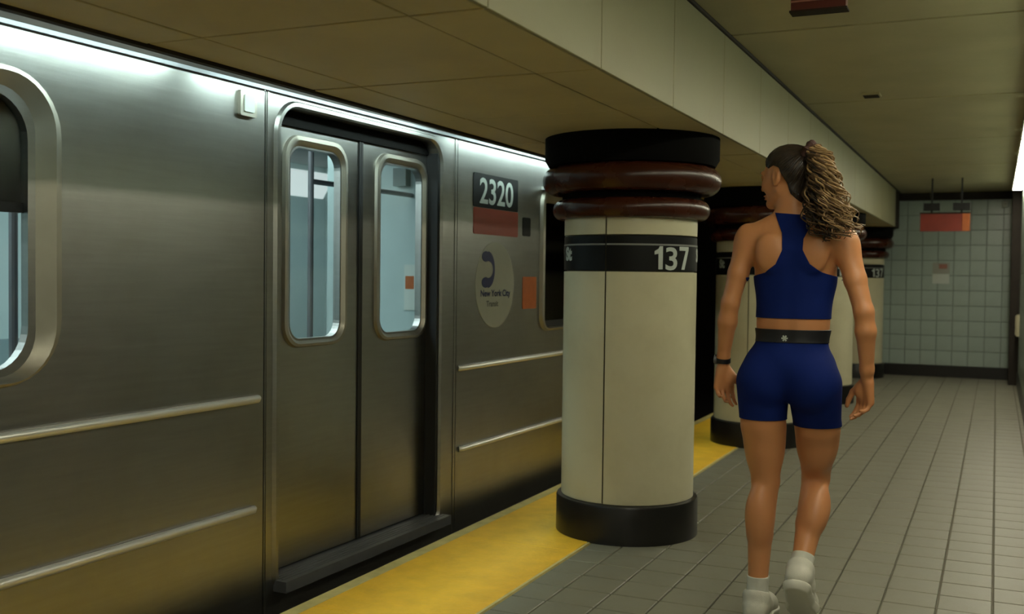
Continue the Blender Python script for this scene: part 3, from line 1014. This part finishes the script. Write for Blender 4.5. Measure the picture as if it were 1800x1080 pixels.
# shoulder girdle, trapezius, shoulder blades, neck
B.cone((-0.805, 3.900, 1.428), (-0.668, 3.900, 1.452), 0.050, 0.056, 0.03)
B.cone((-0.668, 3.900, 1.452), (-0.520, 3.892, 1.412), 0.056, 0.050, 0.03)
B.cone((-0.685, 3.900, 1.515), (-0.800, 3.898, 1.442), 0.036, 0.040, 0.03)
B.cone((-0.655, 3.900, 1.510), (-0.525, 3.890, 1.425), 0.036, 0.040, 0.03)
for sx_ in (-0.750, -0.585):
    B.ell((sx_, 3.832, 1.375), (0.045, 0.020, 0.065), 0.03)
B.cone((-0.668, 3.908, 1.45), (-0.690, 3.915, 1.59), 0.056, 0.050, 0.025)
# left leg (standing), right leg (swinging through, knee bent)
B.chain([((-0.772, 3.895, 0.90), 0.092), ((-0.772, 3.910, 0.74), 0.079), ((-0.762, 3.930, 0.53), 0.050), ((-0.776, 3.915, 0.33), 0.045), ((-0.780, 3.905, 0.11), 0.033)], 0.012)
B.ell((-0.776, 3.893, 0.405), (0.052, 0.050, 0.115), 0.02)
B.ell((-0.768, 3.935, 0.68), (0.070, 0.068, 0.13), 0.03)
B.chain([((-0.588, 3.895, 0.90), 0.092), ((-0.586, 3.970, 0.74), 0.079), ((-0.603, 4.075, 0.53), 0.050), ((-0.608, 3.975, 0.375), 0.048), ((-0.618, 3.860, 0.235), 0.033)], 0.012)
B.ell((-0.590, 3.985, 0.435), (0.055, 0.055, 0.105), 0.02, R=[[1, 0, 0], [0, 0.81, 0.58], [0, -0.58, 0.81]])
B.ell((-0.588, 4.000, 0.69), (0.070, 0.068, 0.12), 0.03)
# feet inside the shoes
B.chain([((-0.780, 3.905, 0.11), 0.033), ((-0.782, 3.96, 0.07), 0.034), ((-0.784, 4.06, 0.04), 0.026)], 0.015)
B.chain([((-0.618, 3.860, 0.235), 0.033), ((-0.620, 3.874, 0.170), 0.032), ((-0.622, 3.930, 0.106), 0.022)], 0.015)
# arms
B.ell((-0.846, 3.898, 1.405), (0.042, 0.050, 0.075), 0.025)
B.chain([((-0.840, 3.900, 1.415), 0.044), ((-0.868, 3.885, 1.30), 0.037), ((-0.893, 3.875, 1.19), 0.0325), ((-0.905, 3.885, 1.12), 0.0345), ((-0.926, 3.920, 0.985), 0.0225), ((-0.928, 3.928, 0.955), 0.0215)], 0.014)
B.ell((-0.482, 3.890, 1.388), (0.042, 0.050, 0.075), 0.025)
B.chain([((-0.488, 3.892, 1.400), 0.045), ((-0.452, 3.868, 1.28), 0.038), ((-0.418, 3.845, 1.168), 0.033), ((-0.411, 3.850, 1.10), 0.0345), ((-0.408, 3.882, 0.965), 0.0235), ((-0.408, 3.892, 0.935), 0.0225)], 0.014)
# spine groove and small of the back
B.cone((-0.668, 3.792, 1.36), (-0.672, 3.805, 1.06), 0.012, 0.014, 0.03, cut=True)


# hands
def hand(w, dn, wd, cv, lens=(0.070, 0.078, 0.072, 0.056)):
    """w wrist, dn down the hand, wd towards the thumb side, cv palm side (the way the fingers curl)"""
    w, dn, wd, cv = (np.array(q, float) for q in (w, dn, wd, cv))
    dn /= np.linalg.norm(dn)
    wd -= dn * (wd @ dn); wd /= np.linalg.norm(wd)
    cv -= dn * (cv @ dn) + wd * (cv @ wd); cv /= np.linalg.norm(cv)
    offs = (0.030, 0.010, -0.011, -0.030)
    for o_, dl in zip(offs, (0.084, 0.088, 0.084, 0.077)):
        B.cone(w + wd * o_ * 0.45 + dn * 0.012, w + dn * dl + wd * o_, 0.0165, 0.0125, 0.010)
    B.ell(w + dn * 0.045 + wd * 0.022 + cv * 0.010, (0.018, 0.018, 0.028), 0.012)
    for o_, dl, ln, cu in zip(offs, (0.084, 0.088, 0.084, 0.077), lens, (0.25, 0.36, 0.48, 0.55)):
        p = w + dn * dl + wd * o_
        ang = cu
        sp = o_ * 2.6
        r0 = 0.0092
        for q, fr_ in enumerate((0.46, 0.30, 0.24)):
            e = p + (dn * math.cos(ang) + cv * math.sin(ang) + wd * sp * (0.6 if q == 0 else 0.1)) * ln * fr_
            B.cone(p, e, r0, r0 - 0.0009, 0.0035)
            p = e
            r0 -= 0.0009
            ang += cu * 0.95 + 0.1
    p = w + dn * 0.022 + wd * 0.018 + cv * 0.006
    e = p + (dn * 0.72 + wd * 0.62 + cv * 0.28) * 0.046
    B.cone(p, e, 0.014, 0.0115, 0.010)
    f2 = e + (dn * 0.93 + wd * 0.22 + cv * 0.30) * 0.032
    B.cone(e, f2, 0.0112, 0.0098, 0.004)
    B.cone(f2, f2 + (dn * 0.98 + cv * 0.30 - wd * 0.05) * 0.024, 0.0098, 0.0082, 0.004)


hand((-0.928, 3.930, 0.948), (0.02, 0.13, -0.99), (0.78, 0.62, 0), (0.62, -0.78, 0))
hand((-0.408, 3.894, 0.928), (-0.07, 0.16, -0.98), (-0.70, 0.71, 0), (-0.71, -0.70, 0))

# head
HC = np.array((-0.703, 3.920, 1.652))
ha = math.radians(62)
HF = np.array((-math.sin(ha), math.cos(ha), -0.06)); HF /= np.linalg.norm(HF)
HL = np.array((-math.cos(ha), -math.sin(ha), 0.0))
HU = np.cross(HF, HL) * -1
HU = HU if HU[2] > 0 else -HU
HR = np.stack([HF, HL, HU], 1)


def hp(f, l, u): return HC + HF * f + HL * l + HU * u


def he(f, l, u, r, k=0.012, cut=False): B.ell(hp(f, l, u), r, k, HR, cut)


he(-0.012, 0, 0.028, (0.094, 0.074, 0.074), 0.02)
he(0.022, 0, -0.02, (0.070, 0.064, 0.080), 0.02)
B.cone(hp(0.068, 0.010, -0.092), hp(0.068, -0.010, -0.092), 0.016, 0.016, 0.02)
for s_ in (1, -1):
    B.cone(hp(0.062, 0.016 * s_, -0.094), hp(0.0, 0.047 * s_, -0.056), 0.014, 0.014, 0.02)
    he(0.058, 0.040 * s_, -0.026, (0.022, 0.018, 0.02), 0.02)
    he(0.096, 0.031 * s_, 0.004, (0.014, 0.015, 0.010), 0.010, True)
    B.cone(hp(0.088, 0.012 * s_, 0.022), hp(0.074, 0.046 * s_, 0.020), 0.009, 0.008, 0.012)
    he(0.101, 0.011 * s_, -0.036, (0.010, 0.008, 0.008), 0.005)
    # ears
    B.ell(hp(-0.008, 0.073 * s_, -0.004), (0.019, 0.009, 0.031), 0.006, HR)
    B.ell(hp(-0.004, 0.082 * s_, 0.0), (0.010, 0.006, 0.017), 0.004, HR, True)
    B.ell(hp(-0.002, 0.072 * s_, -0.030), (0.009, 0.007, 0.009), 0.005, HR)
B.cone(hp(0.090, 0, 0.008), hp(0.108, 0, -0.030), 0.0085, 0.0105, 0.008)
he(0.088, 0, -0.061, (0.011, 0.024, 0.006), 0.006)
he(0.086, 0, -0.072, (0.011, 0.020, 0.006), 0.006)
B.cone(hp(-0.030, 0, -0.06), (-0.684, 3.908, 1.53), 0.052, 0.052, 0.02)

V, F = B.surface()
V = relax(V, F, 3, 0.5)
N = normals(V, F)
np_mesh('body', V, F, 'skin', woman)
X, Y, Z = V.T

# sports top: racer back and front
zt = [1.08, 1.138, 1.283, 1.290, 1.302, 1.332, 1.383, 1.444, 1.495, 1.54]
xl = [-0.838, -0.838, -0.836, -0.806, -0.760, -0.720, -0.697, -0.702, -0.724, -0.742]
zr_ = [1.08, 1.138, 1.280, 1.287, 1.303, 1.333, 1.383, 1.423, 1.473, 1.54]
xr = [-0.496, -0.496, -0.494, -0.512, -0.560, -0.600, -0.626, -0.625, -0.604, -0.588]
gl = X - np.interp(Z, zt, xl)
gr_ = np.interp(Z, zr_, xr) - X
collar = 1.512 - 0.02 * np.clip((Y - 3.90) / 0.06, 0, 1) - 0.10 * (X + 0.668) - Z
hem = Z - 1.138
gt = np.minimum.reduce([gl, gr_, collar, hem])
cloth('sports_top', V, F, N, gt, 0.0035, 'navy', woman)
# shorts and waistband
hz = np.where(X < -0.682, 0.766, 0.745)
hand_off = np.linalg.norm(V - np.array((-0.918, 3.962, 0.872)), axis=1) - 0.074
gs = np.minimum.reduce([hand_off, Z - hz, 1.062 - Z, X + 0.866, -0.488 - X])
cloth('shorts', V, F, N, gs, 0.0045, 'navy', woman)
gw = np.minimum.reduce([Z - 1.050, 1.098 - Z, X + 0.86, -0.50 - X])
wb = cloth('waistband', V, F, N, gw, 0.0065, 'waistband', woman)
# small pale emblem on the waistband
i = np.argmin((X + 0.685) ** 2 + (Z - 1.066) ** 2 + (Y > 3.88) * 9)
c, n = V[i] + N[i] * 0.0075, N[i]
a = np.cross(n, (0, 0, 1.0)); a /= np.linalg.norm(a)
b = np.cross(a, n)
m = MB(tuple(PR))
for k in range(3):
    t = PI * k / 3
    u, w = a * math.cos(t) + b * math.sin(t), -a * math.sin(t) + b * math.cos(t)
    m.add([tuple(c + u * p * 0.011 + w * q * 0.0028) for p, q in ((-1, -1), (1, -1), (1, 1), (-1, 1))], [(0, 1, 2, 3)])
m.build('emblem', M['white'], wb)
# socks
gk = np.minimum.reduce([0.178 - Z, Z - 0.06, -0.70 - X])
cloth('sock', V, F, N, gk, 0.0045, 'sock', woman)
ax = np.array((-0.010, -0.115, -0.14)); ax /= np.linalg.norm(ax)
tt = (V - np.array((-0.618, 3.860, 0.235))) @ ax
gk = np.minimum.reduce([tt + 0.052, 0.08 - tt, X + 0.70, 0.42 - Z])
cloth('sock', V, F, N, gk, 0.0045, 'sock', woman)
# hair cap
Q = (V - HC) @ HR
hl = np.interp(Q[:, 0], [-0.12, -0.075, -0.050, -0.034, -0.022, 0.004, 0.03, 0.055, 0.075, 0.10], [-0.125, -0.105, -0.070, -0.015, 0.026, 0.038, 0.030, 0.052, 0.066, 0.075])
near = 0.15 - np.linalg.norm(V - HC, axis=1)
gh = np.minimum(Q[:, 2] - hl, near)
# combed strands from the hairline up to the tie
from mathutils.kdtree import KDTree
sel = np.where(gh > 0.0)[0]
kd = KDTree(len(sel))
for a_, b_ in enumerate(sel.tolist()): kd.insert(V[b_].tolist(), a_)
kd.balance()
edge_ids = np.where((gh > 0.001) & (gh < 0.004) & (near > 0.02))[0]
rs = np.random.RandomState(5)
picks = rs.choice(edge_ids, min(170, len(edge_ids)), replace=False)
TIE = np.array((-0.626, 3.866, 1.735))
strands = MB(tuple(PR))
for b_ in picks.tolist():
    p0 = V[b_]
    d0, d1 = p0 - HC, TIE - HC
    pts = []
    for k in range(11):
        t = k / 10
        p = HC + (d0 * (1 - t) + d1 * t) * (1 + 0.5 * t * (1 - t))
        co, ix, ds = kd.find(p.tolist())
        w_ = sel[ix]
        pts.append(tuple(V[w_] + N[w_] * (0.003 + 0.0085 * min(1, k / 3) + 0.003 * rs.rand())))
    pts = [pts[0]] + [tuple((np.array(pts[i - 1]) + 2 * np.array(pts[i]) + np.array(pts[i + 1])) / 4) for i in range(1, 10)] + [pts[10]]
    strands.tube(pts, [0.0018] + [0.0036] * 9 + [0.003], 5)
cap = cloth('hair', V, F, N, gh, 0.0, 'hair', woman, extra=np.clip(gh * 0.6, 0.0015, 0.010))
strands.build('combed_strands', M['hair_strand'], cap, True)


# eyes, brows, lips
def dome(mb, c, r, ax1, ax2, ax3, n=12, mrow=6):
    loops = []
    for i in range(mrow + 1):
        t = PI * i / mrow
        loops.append([tuple(c + ax1 * (r[0] * math.cos(t)) + (ax2 * (r[1] * math.cos(2 * PI * k / n)) + ax3 * (r[2] * math.sin(2 * PI * k / n))) * max(math.sin(t), 1e-3)) for k in range(n)])
    mb.loft(loops, True, True, True)


for s_ in (1, -1):
    m = MB(tuple(PR))
    dome(m, hp(0.0765, 0.031 * s_, 0.004), (0.0115, 0.0125, 0.0105), HF, HL, HU)
    e = m.build('eye', M['eye'], woman, True)
    m = MB(tuple(PR))
    dome(m, hp(0.0858, 0.032 * s_, 0.004), (0.0032, 0.0062, 0.0062), HF, HL, HU)
    m.build('iris', M['iris'], e, True)
    m = MB(tuple(PR))
    for zz, fo, rr0 in ((0.0085, 0.0855, 0.0048), (-0.0045, 0.0860, 0.0036)):
        lid = MB(tuple(PR))
        lid.tube([hp(fo - 0.010, 0.0165 * s_, zz * 0.2), hp(fo - 0.001, 0.024 * s_, zz * 0.85), hp(fo, 0.031 * s_, zz), hp(fo - 0.003, 0.039 * s_, zz * 0.85), hp(fo - 0.012, 0.0465 * s_, zz * 0.2)], [0.002, rr0, rr0 + 0.0006, rr0, 0.002], 8)
        lid.build('eyelid', M['skin'], e, True)
    m.tube([hp(0.096, 0.014 * s_, 0.021), hp(0.094, 0.030 * s_, 0.026), hp(0.082, 0.048 * s_, 0.021)], [0.003, 0.0035, 0.0015], 6)
    m.build('eyebrow', M['hair'], woman, True)
m = MB(tuple(PR))
dome(m, hp(0.0945, 0, -0.061), (0.0055, 0.021, 0.0045), HF, HL, HU)
dome(m, hp(0.0930, 0, -0.0715), (0.0055, 0.018, 0.0052), HF, HL, HU)
m.build('lips', M['lips'], woman, True)

# ponytail
tie = np.array((-0.622, 3.862, 1.742))
m = MB(tuple(PR))
lp = []
for k in range(25):
    a = 2 * PI * k / 24
    lp.append(tuple(tie + np.array((0.60, -0.35, 0.0)) * 0.0 + np.array((0.024 * math.cos(a) * 0.55, 0.024 * math.sin(a), 0.024 * math.cos(a) * 0.85))))
m.tube(lp, [0.013 + 0.003 * math.sin(k * 2.2) for k in range(25)], 10, False)
m.build('scrunchie', M['scrunchie'], woman, True)
spine = [((-0.632, 3.868, 1.735), 0.012), ((-0.606, 3.852, 1.752), 0.018), ((-0.580, 3.838, 1.715), 0.028), ((-0.566, 3.826, 1.66), 0.038), ((-0.556, 3.815, 1.60), 0.052), ((-0.546, 3.805, 1.545), 0.066), ((-0.530, 3.800, 1.495), 0.074), ((-0.505, 3.800, 1.455), 0.070), ((-0.478, 3.806, 1.425), 0.060)]
SP = np.array([p for p, r in spine])
SR = np.array([r for p, r in spine])


def along(t):
    x = t * (len(spine) - 1)
    idx = np.arange(len(spine))
    return np.array([np.interp(x, idx, SP[:, c]) for c in range(3)]), np.interp(x, idx, SR)


pony = empty('ponytail', (0, 0, 0))
bpy.data.objects.remove(pony)
rnd = random.Random(11)
parts = {'hair': MB(tuple(PR)), 'hair_mid': MB(tuple(PR)), 'hair_light': MB(tuple(PR))}
for q in range(230):
    a0 = rnd.uniform(0, 2 * PI)
    rad = math.sqrt(rnd.uniform(0.02, 1.0)) * (1.0 if q % 9 else 1.25)
    cr = rnd.uniform(0.008, 0.019)
    turns = rnd.uniform(4.0, 7.0)
    end = rnd.uniform(0.62, 1.0)
    ph = rnd.uniform(0, 2 * PI)
    pts = []
    nn = 46
    dr = rnd.uniform(-0.5, 0.5)
    for k in range(nn):
        t = end * k / (nn - 1)
        c, R = along(t)
        a = a0 + dr * t
        o_ = np.array((math.cos(a), 0.62 * math.sin(a), 0.25 * math.sin(a + 1))) * R * rad
        w = cr * min(1, t * 4)
        h = np.array((math.cos(turns * 2 * PI * t + ph), math.sin(turns * 2 * PI * t + ph), 0.35 * math.sin(turns * 2 * PI * t + ph + 1))) * w
        pts.append(tuple(c + o_ + h))
    r0 = rnd.uniform(0.0028, 0.0046)
    rr_ = [r0 * (1 - 0.6 * (k / (nn - 1)) ** 2) for k in range(nn)]
    # outer and right-hand curls are lighter, inner ones darker
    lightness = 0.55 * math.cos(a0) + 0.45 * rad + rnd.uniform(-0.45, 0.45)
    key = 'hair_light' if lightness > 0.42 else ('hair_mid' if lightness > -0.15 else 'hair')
    parts[key].tube(pts, rr_, 5)
main = parts['hair_mid'].build('ponytail', M['hair_mid'], woman, True)
parts['hair'].build('dark_curls', M['hair'], main, True)
parts['hair_light'].build('blonde_curls', M['hair_light'], main, True)
tag(main, label='curly brown ponytail with blonde ends')

# wristwatch on the left wrist
wc = np.array((-0.9275, 3.924, 0.972))
wa = np.array((-0.06, 0.18, -0.98)); wa /= np.linalg.norm(wa)
wu = np.cross(wa, (0, 1, 0)); wu /= np.linalg.norm(wu)
wv = np.cross(wa, wu)
m = MB(tuple(PR))
loops = []
for k in range(28):
    a = 2 * PI * k / 28
    dirv = wu * math.cos(a) + wv * math.sin(a)
    loops.append([tuple(wc + dirv * (r) + wa * z) for r, z in ((0.022, -0.010), (0.0275, -0.009), (0.0275, 0.009), (0.022, 0.010))])
loops.append(loops[0])
m.loft(loops)
watch = m.build('wristwatch', M['watch'], woman, True)
m = MB(tuple(PR))
fc = wc - wu * 0.026 if wu[0] > 0 else wc + wu * 0.026
od = (fc - wc) / np.linalg.norm(fc - wc)
o2 = np.cross(wa, od)
loops = [[tuple(wc + od * h + (wa * math.cos(2 * PI * k / 20) + o2 * math.sin(2 * PI * k / 20)) * r) for k in range(20)] for h, r in ((0.022, 0.017), (0.031, 0.018), (0.034, 0.015))]
m.loft(loops, True, False, True)
m.build('watch_case', M['steel_dark'], watch, True)


# shoes: heel at the back (-y), ankle over the origin
def shoe(loc, pitch_, yaw_):
    S = Field((-0.07, -0.10, -0.01), (0.07, 0.24, 0.16), 0.003)
    S.chain([((0, -0.040, 0.056), 0.038), ((0, 0.03, 0.060), 0.039), ((0.003, 0.11, 0.044), 0.043), ((0.005, 0.165, 0.036), 0.034)], 0.02)
    S.cone((0, -0.028, 0.08), (0, -0.020, 0.108), 0.040, 0.041, 0.015)
    S.cone((0, 0.02, 0.08), (0, 0.0, 0.10), 0.040, 0.040, 0.02)
    S.cone((0, -0.012, 0.10), (0, -0.006, 0.15), 0.034, 0.038, 0.006, cut=True)
    S.half(0.022)
    Vs, Fs = S.surface()
    Vs = relax(Vs, Fs, 2)
    K = Field((-0.07, -0.10, -0.01), (0.07, 0.24, 0.06), 0.003)
    K.chain([((0, -0.042, 0.03), 0.043), ((0, 0.03, 0.03), 0.041), ((0.003, 0.11, 0.03), 0.048), ((0.005, 0.165, 0.036), 0.038)], 0.02)
    z = (np.arange(K.n[2]) * K.h + K.lo[2])[None, None, :]
    K.d = np.maximum(K.d, np.maximum(-z, z - 0.032).astype(np.float32))
    Vk, Fk = K.surface()
    Vk = relax(Vk, Fk, 2)
    R = np.array(Matrix.Rotation(yaw_, 3, 'Z') @ Matrix.Rotation(-pitch_, 3, 'X'))
    loc = np.array(loc)
    pv = np.array((0, 0, 0.095))
    tr = lambda q: ((q - pv) * np.array((1.16, 1.06, 1.0))) @ R.T + loc
    o = np_mesh('shoe', tr(Vs), Fs, 'shoe', woman)
    so = np_mesh('sole', tr(Vk), Fk, 'sole', o)
    m = MB(tuple(PR))
    for q in range(5):
        y_ = 0.035 + q * 0.017
        z_ = 0.101 - q * 0.0035
        pts = [tr(np.array((x, y_, z_ - 9.0 * x * x))) for x in (-0.026, -0.013, 0, 0.013, 0.026)]
        m.tube(pts, 0.0028, 6)
    m.build('lace', M['sole'], o, True)
    return tr(Vk)[:, 2].min()


z1 = shoe((-0.780, 3.905, 0.095), 0.0, 0.02)
z2 = shoe((-0.618, 3.858, 0.218), math.radians(40), 0.02)
print('shoe lows', z1, z2)
